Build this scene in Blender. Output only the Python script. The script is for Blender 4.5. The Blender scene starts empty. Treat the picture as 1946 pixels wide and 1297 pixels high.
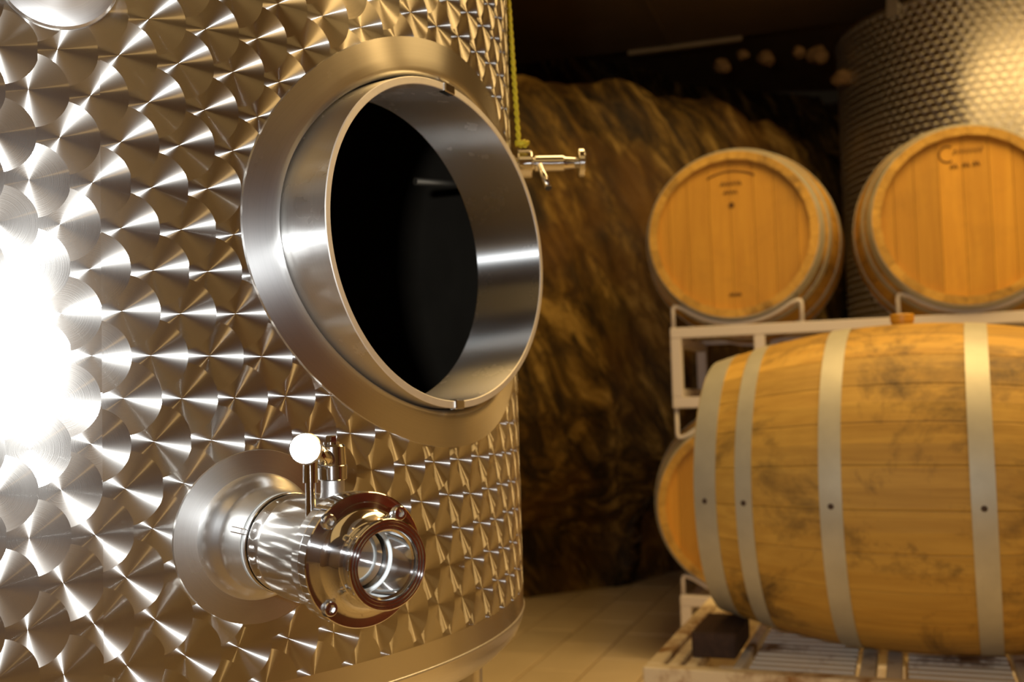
import bpy, bmesh, math, random
from mathutils import Vector, Matrix, noise
random.seed(7)
sin, cos, pi, sqrt = math.sin, math.cos, math.pi, math.sqrt
S = bpy.context.scene
COL = S.collection

# ------------------------------------------------------------------ camera, light, exposure
HC = 0.95                                   # camera height above the tiled floor
F, PITCH, ROLL = 2000.0, 0.0563, 0.0287     # focal length in pixels of the 1946 wide frame
fw = Vector((0, cos(PITCH), sin(PITCH))); up0 = Vector((0, -sin(PITCH), cos(PITCH))); rt0 = Vector((1, 0, 0))
rt = rt0 * cos(ROLL) - up0 * sin(ROLL); up = rt0 * sin(ROLL) + up0 * cos(ROLL)
EYE = Vector((0, 0, HC))
cd = bpy.data.cameras.new('camera'); cam = bpy.data.objects.new('camera', cd); COL.objects.link(cam)
m = Matrix.Identity(4)
for i, ax in enumerate((rt, up, -fw)):
    for j in range(3): m[j][i] = ax[j]
m.translation = EYE
cam.matrix_world = m
cd.sensor_width = 36.0; cd.lens = F / 1946.0 * 36.0; cd.clip_start = 0.02
cd.dof.use_dof = True; cd.dof.focus_distance = 0.86; cd.dof.aperture_fstop = 7.2
S.camera = cam

w = bpy.data.worlds.new('world'); S.world = w; w.use_nodes = True
w.node_tree.nodes['Background'].inputs[0].default_value = (0.02, 0.014, 0.008, 1)
w.node_tree.nodes['Background'].inputs[1].default_value = 0.3

def lamp(name, kind, loc, energy, color, **kw):
    d = bpy.data.lights.new(name, kind); d.energy = energy; d.color = color
    o = bpy.data.objects.new(name, d); COL.objects.link(o); o.location = loc
    for k, v in kw.items(): setattr(d, k, v)
    return o
WARM = (1.0, 0.64, 0.24)
FLASH_W, LAMP_W = 4.4, 54.0
fl = lamp('camera_flash', 'AREA', EYE + up * 0.10 - rt * 0.14 - fw * 0.03, FLASH_W, (0.93, 0.97, 1.0), shape='RECTANGLE', size=0.05, size_y=0.03, spread=math.radians(120))
fl.rotation_euler = cam.matrix_world.to_euler(); fl.location = EYE + up * 0.10 - rt * 0.14 - fw * 0.03
bpy.context.view_layer.update()
lamp('cellar_lamp', 'POINT', (2.6, 1.1, 2.75), LAMP_W * 0.7, WARM, shadow_soft_size=0.12)
lamp('ceiling_panel_lamp', 'AREA', (1.45, 2.25, 3.02), LAMP_W * 1.35, WARM, shape='RECTANGLE', size=2.6, size_y=1.3)
lamp('ceiling_panel_lamp', 'AREA', (0.6, -1.6, 3.0), LAMP_W * 0.36, WARM, shape='RECTANGLE', size=4.2, size_y=2.6)

vs = S.view_settings
S.display_settings.display_device = 'sRGB'
vs.view_transform = 'Standard'; vs.look = 'None'; vs.gamma = 1.0; vs.use_curve_mapping = False
vs.exposure = 0.0

# ------------------------------------------------------------------ pixel helpers
def ray(px, py):
    u = px - 973.0; v = 648.5 - py
    return (fw + rt * (u / F) + up * (v / F)).normalized()
def at_depth(px, py, y):
    d = ray(px, py); return EYE + d * (y / d.y)
def at_z(px, py, z):
    d = ray(px, py); return EYE + d * ((z - HC) / d.z)

# ------------------------------------------------------------------ mesh helpers
class MB:
    def __init__(s): s.v = []; s.f = []; s.sm = []
    def add(s, vs, fs, smooth=False, M=None):
        b = len(s.v)
        s.v += [tuple(M @ Vector(p)) if M is not None else tuple(p) for p in vs]
        s.f += [tuple(i + b for i in f) for f in fs]; s.sm += [smooth] * len(fs)
        return s
    def box(s, lo, hi, M=None, bev=0.0):
        (x0, y0, z0), (x1, y1, z1) = lo, hi
        if bev <= 0:
            return s.add([(x0,y0,z0),(x1,y0,z0),(x1,y1,z0),(x0,y1,z0),(x0,y0,z1),(x1,y0,z1),(x1,y1,z1),(x0,y1,z1)],
                         [(0,3,2,1),(4,5,6,7),(0,1,5,4),(1,2,6,5),(2,3,7,6),(3,0,4,7)], False, M)
        bm = bmesh.new(); bmesh.ops.create_cube(bm, size=1.0)
        for p in bm.verts: p.co = Vector(((x0+x1)/2 + p.co.x*(x1-x0), (y0+y1)/2 + p.co.y*(y1-y0), (z0+z1)/2 + p.co.z*(z1-z0)))
        bmesh.ops.bevel(bm, geom=bm.edges[:], offset=bev, segments=1, affect='EDGES')
        bm.verts.index_update()
        s.add([p.co[:] for p in bm.verts], [[q.index for q in f.verts] for f in bm.faces], False, M); bm.free()
        return s
    def lathe(s, prof, n=64, M=None, ex=1.0, ey=1.0, smooth=True, sharp=0.5):
        # prof: list of (axial, radius); hard corners are split so that they stay crisp
        pts = [prof[0]]; breaks = set()
        segs = []; cur = [prof[0]]
        for i in range(1, len(prof)):
            cur.append(prof[i])
            if i + 1 < len(prof):
                a = Vector(prof[i]) - Vector(prof[i-1]); b = Vector(prof[i+1]) - Vector(prof[i])
                if a.length > 1e-9 and b.length > 1e-9 and a.angle(b) > sharp:
                    segs.append(cur); cur = [prof[i]]
        segs.append(cur)
        for sg in segs:
            vs = []; fs = []
            for (a, r) in sg:
                for k in range(n):
                    t = 2*pi*k/n; vs.append((r*ex*cos(t), r*ey*sin(t), a))
            for i in range(len(sg)-1):
                for k in range(n):
                    k2 = (k+1) % n
                    q = [i*n+k, i*n+k2, (i+1)*n+k2, (i+1)*n+k]
                    if sg[i][1] < 1e-6: q = [i*n, (i+1)*n+k2, (i+1)*n+k]
                    elif sg[i+1][1] < 1e-6: q = [i*n+k, i*n+k2, (i+1)*n]
                    fs.append(q)
            s.add(vs, fs, smooth, M)
        return s
    def tube(s, pts, r, n=10, caps=True, M=None, closed=False):
        pts = [Vector(p) for p in pts]; vs = []; fs = []; N = len(pts)
        prev = None
        for i, p in enumerate(pts):
            if closed: t = pts[(i+1) % N] - pts[i-1]
            else: t = pts[min(i+1, N-1)] - pts[max(i-1, 0)]
            t.normalize()
            if prev is None: a = t.orthogonal().normalized()
            else: a = (prev - t * prev.dot(t)).normalized()
            prev = a; b = t.cross(a)
            rr = r[i] if isinstance(r, (list, tuple)) else r
            vs += [p + (a*cos(2*pi*k/n) + b*sin(2*pi*k/n)) * rr for k in range(n)]
        for i in range(N if closed else N-1):
            for k in range(n):
                k2 = (k+1) % n; j = (i+1) % N
                fs.append((i*n+k, i*n+k2, j*n+k2, j*n+k))
        s.add(vs, fs, True, M)
        if caps and not closed:
            b0 = len(s.v) - N*n
            s.f += [tuple(b0+k for k in reversed(range(n))), tuple(b0+(N-1)*n+k for k in range(n))]; s.sm += [False, False]
        return s
    def mesh(s, name):
        me = bpy.data.meshes.new(name); me.from_pydata([tuple(p) for p in s.v], [], s.f)
        me.polygons.foreach_set('use_smooth', s.sm); me.update()
        return me
    def build(s, name, mat, parent=None, recalc=False):
        me = s.mesh(name)
        if recalc:
            bm = bmesh.new(); bm.from_mesh(me); bmesh.ops.recalc_face_normals(bm, faces=bm.faces[:]); bm.to_mesh(me); bm.free()
        return link(name, me, mat, parent)
def link(name, me, mat=None, parent=None, M=None):
    o = bpy.data.objects.new(name, me); COL.objects.link(o)
    if mat is not None and not me.materials: me.materials.append(mat)
    if parent is not None: o.parent = parent
    if M is not None: o.matrix_local = M
    return o
def empty(name, loc=(0,0,0), M=None):
    o = bpy.data.objects.new(name, None); COL.objects.link(o); o.empty_display_size = 0.1
    if M is not None: o.matrix_world = M
    else: o.location = loc
    return o
def tag(o, label=None, cat=None, group=None, kind=None):
    if label: o['label'] = label
    if cat: o['category'] = cat
    if group: o['group'] = group
    if kind: o['kind'] = kind
    return o
def frame(origin, x, y, z):
    M = Matrix.Identity(4)
    for i, a in enumerate((x, y, z)):
        for j in range(3): M[j][i] = a[j]
    M.translation = origin
    return M
def rounded(pts, r, k=5):
    # polyline with rounded corners
    pts = [Vector(p) for p in pts]; out = [pts[0]]
    for i in range(1, len(pts)-1):
        a = (pts[i-1]-pts[i]); b = (pts[i+1]-pts[i]); rr = min(r, a.length*0.48, b.length*0.48)
        p0 = pts[i] + a.normalized()*rr; p1 = pts[i] + b.normalized()*rr
        for j in range(k+1):
            t = j/k; out.append(p0*(1-t)**2 + pts[i]*2*t*(1-t) + p1*t*t)
    out.append(pts[-1]); return out

# ------------------------------------------------------------------ materials
class NT:
    def __init__(s, name):
        s.m = bpy.data.materials.new(name); s.m.use_nodes = True; s.t = s.m.node_tree; s.t.nodes.clear()
        s.out = s.t.nodes.new('ShaderNodeOutputMaterial')
    def n(s, typ, ins=None, **kw):
        nd = s.t.nodes.new('ShaderNode' + typ)
        for k, v in kw.items(): setattr(nd, k, v)
        for k, v in (ins or {}).items(): s.set(nd.inputs[k], v)
        return nd
    def set(s, sock, v):
        if isinstance(v, bpy.types.NodeSocket): s.t.links.new(v, sock)
        elif isinstance(v, bpy.types.Node): s.t.links.new(v.outputs[0], sock)
        else:
            if hasattr(sock.default_value, '__len__') and hasattr(v, '__len__') and len(sock.default_value) == 4 and len(v) == 3: v = (*v, 1)
            sock.default_value = v
    def M(s, op, a, b=None, c=None):
        nd = s.t.nodes.new('ShaderNodeMath'); nd.operation = op
        for i, v in enumerate((a, b, c)):
            if v is not None: s.set(nd.inputs[i], v)
        return nd.outputs[0]
    def V(s, op, a, b=None, sc=None):
        nd = s.t.nodes.new('ShaderNodeVectorMath'); nd.operation = op
        s.set(nd.inputs[0], a)
        if b is not None: s.set(nd.inputs[1], b)
        if sc is not None: s.set(nd.inputs['Scale'], sc)
        return nd.outputs['Value'] if op in ('LENGTH', 'DOT_PRODUCT') else nd.outputs[0]
    def mix(s, f, a, b):
        nd = s.t.nodes.new('ShaderNodeMix'); nd.data_type = 'RGBA'
        s.set(nd.inputs[0], f); s.set(nd.inputs[6], a); s.set(nd.inputs[7], b); return nd.outputs[2]
    def fmix(s, f, a, b):
        nd = s.t.nodes.new('ShaderNodeMix'); nd.data_type = 'FLOAT'
        s.set(nd.inputs[0], f); s.set(nd.inputs[2], a); s.set(nd.inputs[3], b); return nd.outputs[0]
    def ramp(s, f, stops):
        nd = s.t.nodes.new('ShaderNodeValToRGB'); s.set(nd.inputs[0], f); e = nd.color_ramp.elements
        while len(e) < len(stops): e.new(0.5)
        for i, (p, c) in enumerate(stops): e[i].position = p; e[i].color = (*c, 1)
        return nd.outputs[0]
    def noise(s, vec, scale, detail=4, rough=0.55, dist=0.0):
        return s.n('TexNoise', {'Vector': vec, 'Scale': scale, 'Detail': detail, 'Roughness': rough, 'Distortion': dist}).outputs[0]
    def mapped(s, scale=(1,1,1), rot=(0,0,0), loc=(0,0,0), coord='Object'):
        tc = s.n('TexCoord'); return s.n('Mapping', {'Vector': tc.outputs[coord], 'Scale': scale, 'Rotation': rot, 'Location': loc}).outputs[0]
    def bump(s, h, strength=0.3, dist=0.01):
        return s.n('Bump', {'Height': h, 'Strength': strength, 'Distance': dist}).outputs[0]
    def principled(s, **ins):
        nd = s.n('BsdfPrincipled', {k.replace('_', ' '): v for k, v in ins.items()}); s.t.links.new(nd.outputs[0], s.out.inputs[0]); return nd
    def done(s, sock): s.t.links.new(sock, s.out.inputs[0]); return s.m

def mat_pattern(name, R, a0, z0, su, sv, rad, zlo, tint=(0.64, 0.615, 0.57)):
    """engine-turned steel: overlapping circular polishing marks, each brushed round its own centre"""
    t = NT(name); tc = t.n('TexCoord'); xyz = t.n('SeparateXYZ', {0: tc.outputs['Object']})
    x, y, z = xyz.outputs
    a = t.M('ARCTAN2', x, t.M('MULTIPLY', y, -1.0))
    u = t.M('DIVIDE', t.M('SUBTRACT', a, a0), su / R)
    v = t.M('DIVIDE', t.M('SUBTRACT', z0, z), sv)
    rho = rad / su
    k0 = t.M('CEIL', t.M('SUBTRACT', u, rho))
    DU = DV = IN = HK = None
    cand = []
    for j in range(3):
        k = t.M('ADD', k0, float(j))
        par = t.M('FLOORED_MODULO', k, 2.0)
        rc = t.M('ADD', t.M('MULTIPLY', t.M('ROUND', t.M('MULTIPLY', t.M('SUBTRACT', v, par), 0.5)), 2.0), par)
        # polishing heads never land exactly on the grid
        wn = t.n('TexWhiteNoise', {'Vector': t.n('CombineXYZ', {0: k, 1: rc}).outputs[0]}, noise_dimensions='2D')
        ws = t.n('SeparateXYZ', {0: wn.outputs['Color']})
        du = t.M('ADD', t.M('MULTIPLY', t.M('SUBTRACT', u, k), su), t.M('MULTIPLY', t.M('SUBTRACT', ws.outputs[0], 0.5), 0.0030))
        dv = t.M('ADD', t.M('MULTIPLY', t.M('SUBTRACT', v, rc), -sv), t.M('MULTIPLY', t.M('SUBTRACT', ws.outputs[1], 0.5), 0.0030))
        d2 = t.M('ADD', t.M('MULTIPLY', du, du), t.M('MULTIPLY', dv, dv))
        ins = t.M('LESS_THAN', d2, rad * rad)
        cand.append((du, dv, ins, ws.outputs[2]))
    du, dv, _, h = cand[2]
    for j in (1, 0):
        c = cand[j]; du = t.fmix(c[2], du, c[0]); dv = t.fmix(c[2], dv, c[1]); h = t.fmix(c[2], h, c[3])
    r = t.M('SQRT', t.M('ADD', t.M('MULTIPLY', du, du), t.M('MULTIPLY', dv, dv)))
    inv = t.M('DIVIDE', 1.0, t.M('MAXIMUM', r, 1e-5))
    U = t.n('CombineXYZ', {0: t.M('COSINE', a), 1: t.M('SINE', a), 2: 0.0}).outputs[0]
    Nn = t.n('CombineXYZ', {0: t.M('SINE', a), 1: t.M('MULTIPLY', t.M('COSINE', a), -1.0), 2: 0.0}).outputs[0]
    cu, cv = t.M('MULTIPLY', du, inv), t.M('MULTIPLY', dv, inv)
    Zv = t.n('CombineXYZ', {2: 1.0}).outputs[0]
    radial = t.V('ADD', t.V('SCALE', U, sc=cu), t.V('SCALE', Zv, sc=cv))
    circ = t.V('SUBTRACT', t.V('SCALE', Zv, sc=cu), t.V('SCALE', U, sc=cv))
    # fine concentric scratches tilt the normal a little along the radius
    sc1 = t.n('TexNoise', {'W': t.M('ADD', t.M('MULTIPLY', r, 2600.0), t.M('MULTIPLY', h, 91.0)), 'Scale': 1.0, 'Detail': 2.0}, noise_dimensions='1D').outputs[0]
    tilt = t.M('ADD', t.M('MULTIPLY', t.M('SUBTRACT', sc1, 0.5), 0.17), t.M('MULTIPLY', t.M('SUBTRACT', r, rad * 0.5), 0.5))
    wob = t.M('MULTIPLY', t.M('SUBTRACT', h, 0.5), 0.03)
    N2 = t.V('ADD', t.V('ADD', Nn, t.V('SCALE', radial, sc=tilt)), t.V('SCALE', U, sc=wob))
    def W(vec):
        nd = t.n('VectorTransform', {0: vec}, vector_type='VECTOR', convert_from='OBJECT', convert_to='WORLD'); return t.V('NORMALIZE', nd.outputs[0])
    grime = t.noise(tc.outputs['Object'], 9.0, 5, 0.65)
    col = t.mix(t.M('MULTIPLY', t.M('SUBTRACT', sc1, 0.3), 0.55), tint, tuple(c * 0.72 for c in tint))
    col = t.mix(t.ramp(grime, [(0.55, (0, 0, 0)), (0.8, (0.35, 0.35, 0.35))]), col, (0.50, 0.46, 0.42))
    n2w, cw = W(N2), W(circ)
    g1 = t.n('BsdfAnisotropic', {'Color': col, 'Roughness': 0.30, 'Anisotropy': 0.85, 'Normal': n2w, 'Tangent': cw})
    g1b = t.n('BsdfAnisotropic', {'Color': col, 'Roughness': 0.38, 'Anisotropy': 0.66, 'Normal': n2w, 'Tangent': cw})
    g2 = t.n('BsdfAnisotropic', {'Color': col, 'Roughness': t.fmix(grime, 0.17, 0.30), 'Anisotropy': 0.0, 'Normal': n2w})
    ani = t.n('MixShader', {0: 0.36, 1: g1.outputs[0], 2: g1b.outputs[0]})
    pat = t.n('MixShader', {0: 0.20, 1: ani.outputs[0], 2: g2.outputs[0]})
    g3 = t.n('BsdfAnisotropic', {'Color': tint, 'Roughness': 0.30, 'Anisotropy': 0.5, 'Normal': W(Nn), 'Tangent': W(U)})
    fin = t.n('MixShader', {0: t.M('LESS_THAN', z, zlo), 1: pat.outputs[0], 2: g3.outputs[0]})
    return t.done(fin.outputs[0])

def mat_steel(name, col=(0.78, 0.77, 0.75), rough=0.2, grain=0.0, gscale=(1, 1, 1), var=0.05, bumps=0.0):
    t = NT(name); v = t.mapped(gscale)
    nz = t.noise(v, 60.0, 4, 0.6); big = t.noise(t.mapped(), 14.0, 3, 0.6)
    rg = t.M('ADD', rough - var * 0.5, t.M('MULTIPLY', big, var))
    kw = dict(Base_Color=t.mix(t.M('MULTIPLY', nz, grain), col, tuple(c * 0.6 for c in col)), Metallic=1.0, Roughness=rg)
    if bumps: kw['Normal'] = t.bump(nz, bumps, 0.002)
    t.principled(**kw); return t.m

def mat_turned(name, col=(0.78, 0.77, 0.75), rough=0.30, aniso=0.7, origin=(0, 0, 0), axis=(0, 0, 1), share=0.25, r2=0.18, lines=900.0):
    """steel brushed or turned round an axis"""
    t = NT(name); tc = t.n('TexCoord'); P = tc.outputs['Object']
    rel = t.V('SUBTRACT', P, tuple(origin)); T = t.V('CROSS_PRODUCT', tuple(axis), rel)
    axl = t.V('DOT_PRODUCT', rel, tuple(axis)); rr = t.V('LENGTH', T)
    ln = t.n('TexNoise', {'W': t.M('MULTIPLY', t.M('ADD', axl, rr), lines), 'Scale': 1.0, 'Detail': 3.0}, noise_dimensions='1D').outputs[0]
    big = t.noise(P, 16.0, 4, 0.6)
    c = t.mix(t.M('MULTIPLY', ln, 0.35), col, tuple(k * 0.62 for k in col)); c = t.mix(t.M('MULTIPLY', big, 0.25), c, tuple(k * 0.75 for k in col))
    tw = t.V('NORMALIZE', t.n('VectorTransform', {0: T}, vector_type='VECTOR', convert_from='OBJECT', convert_to='WORLD').outputs[0])
    g1 = t.n('BsdfAnisotropic', {'Color': c, 'Roughness': rough, 'Anisotropy': aniso, 'Tangent': tw})
    g2 = t.n('BsdfAnisotropic', {'Color': c, 'Roughness': t.fmix(big, r2 * 0.7, r2 * 1.3), 'Anisotropy': 0.0})
    return t.done(t.n('MixShader', {0: share, 1: g1.outputs[0], 2: g2.outputs[0]}).outputs[0])

def mat_wood(name, light, dark, axis, rough=0.6, stain=0.0, scale=1.0, seed=0.0):
    t = NT(name); oi = t.n('ObjectInfo')
    tc = t.n('TexCoord')
    off = t.V('ADD', tc.outputs['Object'], t.n('CombineXYZ', {0: t.M('MULTIPLY', oi.outputs['Random'], 13.0), 1: seed, 2: t.M('MULTIPLY', oi.outputs['Random'], 7.0)}).outputs[0])
    s = [16.0 * scale] * 3; s[axis] = 1.1 * scale
    v = t.n('Mapping', {'Vector': off, 'Scale': s}).outputs[0]
    g = t.noise(v, 2.4, 6, 0.6, 0.6)
    s2 = [90.0 * scale] * 3; s2[axis] = 5.0 * scale
    fine = t.noise(t.n('Mapping', {'Vector': off, 'Scale': s2}).outputs[0], 1.5, 3, 0.6)
    col = t.mix(t.ramp(g, [(0.32, (0, 0, 0)), (0.72, (1, 1, 1))]), light, dark)
    col = t.mix(t.M('MULTIPLY', fine, 0.35), col, dark)
    tone = t.M('ADD', 0.80, t.M('MULTIPLY', oi.outputs['Random'], 0.32))
    col = t.V('SCALE', col, sc=tone)
    if stain > 0:
        geo = t.n('NewGeometry'); sp = t.noise(t.V('ADD', geo.outputs['Position'], (4.3, 1.7, 2.9)), 4.2, 7, 0.70, 0.4)
        col = t.mix(t.ramp(sp, [(0.53, (0, 0, 0)), (0.68, (stain, stain, stain))]), col, (0.045, 0.026, 0.010))
    t.principled(Base_Color=col, Roughness=rough, Normal=t.bump(fine, 0.25, 0.003)); return t.m

def mat_paint(name, col, rough=0.5, rust=0.0, rustcol=(0.22, 0.09, 0.025), sc=18.0):
    t = NT(name); geo = t.n('NewGeometry'); p = geo.outputs['Position']
    n1 = t.noise(p, sc, 6, 0.65, 0.3); n2 = t.noise(p, 3.0, 3, 0.6)
    c = t.mix(t.M('MULTIPLY', n2, 0.25), col, tuple(k * 0.7 for k in col))
    if rust > 0:
        c = t.mix(t.ramp(n1, [(0.62 - rust * 0.25, (0, 0, 0)), (0.70 - rust * 0.12, (1, 1, 1))]), c, t.mix(n2, rustcol, tuple(k * 0.35 for k in rustcol)))
    t.principled(Base_Color=c, Roughness=rough, Normal=t.bump(n1, 0.12, 0.002)); return t.m

def mat_plain(name, col, rough=0.5, metallic=0.0, var=0.2, sc=20.0):
    t = NT(name); n1 = t.noise(t.mapped(), sc, 4, 0.6)
    t.principled(Base_Color=t.mix(n1, tuple(c * (1 + var) for c in col), tuple(c * (1 - var) for c in col)), Roughness=rough, Metallic=metallic); return t.m

def mat_rock(name):
    t = NT(name); geo = t.n('NewGeometry'); p = geo.outputs['Position']
    # beds dip steeply: stretch the noise along the dip
    dip = t.n('Mapping', {'Vector': p, 'Rotation': (0, math.radians(30), 0)}).outputs[0]
    v = t.n('Mapping', {'Vector': dip, 'Scale': (4.2, 3.0, 1.1)}).outputs[0]
    n1 = t.noise(v, 1.9, 8, 0.66, 0.9); n2 = t.noise(v, 4.0, 6, 0.68, 0.6); n3 = t.noise(p, 1.3, 3, 0.6)
    c = t.ramp(n1, [(0.36, (0.012, 0.007, 0.0025)), (0.46, (0.080, 0.047, 0.011)), (0.55, (0.22, 0.138, 0.030)), (0.65, (0.56, 0.39, 0.115))])
    c = t.mix(t.ramp(n2, [(0.50, (0, 0, 0)), (0.62, (0.92, 0.92, 0.92))]), c, (0.030, 0.018, 0.007))
    c = t.mix(t.ramp(n3, [(0.50, (0, 0, 0)), (0.66, (0.6, 0.6, 0.6))]), c, (0.22, 0.105, 0.016))
    t.principled(Base_Color=c, Roughness=t.fmix(n2, 0.75, 0.5), Normal=t.bump(t.M('ADD', n1, t.M('MULTIPLY', n2, 0.5)), 0.6, 0.05)); return t.m

def mat_tile(name):
    t = NT(name); oi = t.n('ObjectInfo'); geo = t.n('NewGeometry'); n1 = t.noise(geo.outputs['Position'], 7.0, 5, 0.65)
    c = t.mix(n1, (0.82, 0.70, 0.50), (0.70, 0.58, 0.38)); c = t.V('SCALE', c, sc=t.M('ADD', 0.92, t.M('MULTIPLY', oi.outputs['Random'], 0.14)))
    t.principled(Base_Color=c, Roughness=t.fmix(n1, 0.55, 0.4)); return t.m

R = 0.6
AX = Vector((-0.9909 * R, 2.3042 * R, 0))               # tank axis on the floor
A0, Z0, SU, SV = 0.4449, 0.1924 * R + HC, 0.0386 * R, 0.0589 * R
ZB = -0.4383 * R + HC                                   # bottom seam of the shell
MT = {}
MT['pattern'] = mat_pattern('engine_turned_steel', R, A0, Z0, SU, SV, 0.0305, ZB + 0.026)
MT['brushed'] = mat_steel('brushed_steel', rough=0.30, grain=0.35, gscale=(1, 1, 14), var=0.08)
MT['satin'] = mat_steel('satin_steel', rough=0.27, grain=0.3, gscale=(3, 3, 3), var=0.10)
MT['rim'] = mat_steel('sawn_steel_edge', col=(0.80, 0.78, 0.74), rough=0.62, grain=0.4, var=0.1, bumps=0.15)
MT['mirror'] = mat_turned('polished_steel', col=(0.80, 0.79, 0.78), rough=0.22, aniso=0.75, share=0.85, r2=0.05, lines=1500.0)
MT['turned'] = mat_turned('turned_steel', rough=0.26, aniso=0.55, share=0.72, r2=0.10)
MT['plain'] = mat_steel('plain_steel', rough=0.16, var=0.06)
MT['dull'] = mat_steel('dull_steel', col=(0.62, 0.61, 0.60), rough=0.42, grain=0.5, var=0.12, bumps=0.3)
MT['inside'] = mat_steel('shaded_inside_steel', col=(0.17, 0.145, 0.11), rough=0.6, var=0.1)  # steel darkened in colour to hold the shade inside the tank
MT['white_seal'] = mat_plain('white_seal', (0.75, 0.80, 0.80), 0.45, var=0.03)
MT['black'] = mat_plain('flat_black', (0.02, 0.02, 0.02), 0.5)
MT['rope'] = mat_plain('yellow_rope_fibre', (0.50, 0.40, 0.012), 0.75, var=0.35, sc=120.0)
MT['stave'] = mat_wood('oak_stave', (0.72, 0.45, 0.085), (0.48, 0.27, 0.042), 0, 0.62, stain=0.85)
MT['head'] = mat_wood('oak_head', (0.66, 0.36, 0.040), (0.53, 0.265, 0.025), 2, 0.6, stain=0.12)
MT['hoop'] = mat_plain('galvanised_hoop', (0.56, 0.55, 0.45), 0.5, 0.4, var=0.2, sc=14.0)
MT['rivet'] = mat_plain('rusty_rivet', (0.07, 0.045, 0.03), 0.6, 0.4)
MT['bung'] = mat_plain('yellow_silicone', (0.70, 0.36, 0.03), 0.45, var=0.08)
MT['char'] = mat_plain('burnt_mark', (0.13, 0.06, 0.016), 0.8)
MT['rack'] = mat_paint('white_rack_paint', (0.72, 0.68, 0.66), 0.42, rust=0.0)
MT['pallet'] = mat_paint('rusty_white_paint', (0.88, 0.77, 0.54), 0.6, rust=0.52, rustcol=(0.46, 0.22, 0.045), sc=9.0)
MT['rib'] = mat_paint('grey_white_paint', (0.82, 0.80, 0.74), 0.55, rust=0.34, rustcol=(0.26, 0.13, 0.05), sc=8.0)
MT['chock'] = mat_wood('dark_wood', (0.085, 0.045, 0.026), (0.035, 0.018, 0.011), 1, 0.75)
MT['rock'] = mat_rock('cellar_rock')
MT['stone'] = mat_plain('loose_stone', (0.20, 0.125, 0.055), 0.8, var=0.4, sc=6.0)
MT['tile'] = mat_tile('floor_tile')
MT['grout'] = mat_plain('tile_grout', (0.22, 0.13, 0.05), 0.85)
MT['ceiling'] = mat_plain('dark_ceiling_board', (0.20, 0.135, 0.065), 0.7, var=0.25, sc=3.0)
MT['lit_edge'] = mat_plain('lit_edge_colour', (0.42, 0.33, 0.20), 0.7)  # paler colour stands in for light caught on the ceiling edge
MT['plaster'] = mat_plain('ochre_plaster', (0.52, 0.43, 0.31), 0.8, var=0.2, sc=2.0)
MT['brown'] = mat_plain('brown_plaster', (0.30, 0.20, 0.10), 0.8, var=0.2, sc=2.0)
MT['maroon'] = mat_plain('maroon_paint', (0.14, 0.018, 0.016), 0.8, var=0.2, sc=2.0)

# ------------------------------------------------------------------ the room
PHI = math.radians(18.8)
E1 = Vector((sin(PHI), cos(PHI), 0)); E2 = Vector((cos(PHI), -sin(PHI), 0)); EZ = Vector((0, 0, 1))

mb = MB(); mb.box((-3.6, -3.4, -0.12), (5.2, 9.0, -0.006))
floor = tag(mb.build('floor', MT['grout']), 'pale square-laid tiled cellar floor with darker joints', kind='structure')
TX, TY = 0.205, 0.41
tmb = MB(); g = 0.0035
tmb.box((g, g, -0.010), (TX - g, TY - g, 0.0), bev=0.0025)
tile_me = tmb.mesh('tile'); tile_me.materials.append(MT['tile'])
o0 = at_z(1096, 1293, 0.0)                                # a joint that the photograph shows
cells = []
for i in range(-24, 26):
    for j in range(-18, 20):
        p = o0 + E2 * (i * TX) + E1 * ((j + 0.5 * (i % 2)) * TY - 0.1)
        c = p + E2 * TX / 2 + E1 * TY / 2
        if not (-3.4 < c.x < 5.0 and -3.2 < c.y < 8.6): continue
        cells.append(((c - Vector((0.55, 3.7, 0))).length, p))
cells.sort(key=lambda q: q[0])
rest = MB()
for k, (dd, p) in enumerate(cells):
    M = frame(p, E2, E1, EZ)
    if k < 280: link('tile', tile_me, None, floor, M)
    else: rest.add([(g, g, 0), (TX - g, g, 0), (TX - g, TY - g, 0), (g, TY - g, 0)], [(0, 1, 2, 3)], False, M)
tag(rest.build('far_tiles', MT['tile'], floor), kind='stuff')

# rock wall behind everything: leans out above an undercut foot, with a ledge and a dark recess over it
PL = [Vector((-3.8, 2.5, 0)), Vector((-1.2, 4.05, 0)), Vector((0.06, 4.62, 0)), Vector((0.80, 5.0, 0)), Vector((2.0, 6.4, 0)), Vector((3.2, 7.5, 0)), Vector((5.3, 7.9, 0))]
LN = [0.0]
for i in range(1, len(PL)): LN.append(LN[-1] + (PL[i] - PL[i-1]).length)
def wall_at(s):
    i = 1
    while i < len(PL) - 1 and s > LN[i]: i += 1
    t = (s - LN[i-1]) / (LN[i] - LN[i-1]); p = PL[i-1].lerp(PL[i], t); d = (PL[i] - PL[i-1]).normalized()
    return p, Vector((-d.y, d.x, 0))
PROF = [(0.0, 0.46), (0.32, 0.38), (0.52, 0.10), (0.68, -0.14), (0.9, -0.24), (1.5, -0.23), (2.0, -0.18), (2.28, -0.12), (2.40, -0.02), (2.46, 0.35), (2.50, 1.3), (2.56, 2.0), (3.0, 2.2), (3.7, 2.3)]
rows = []
for i in range(len(PROF) - 1):
    (za, oa), (zb, ob) = PROF[i], PROF[i+1]; n = max(2, int(max(abs(zb - za), abs(ob - oa)) / 0.045))
    for k in range(n): rows.append((za + (zb - za) * k / n, oa + (ob - oa) * k / n))
rows.append(PROF[-1])
NS = 210; wm = MB(); vs_ = []; fs_ = []
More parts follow.
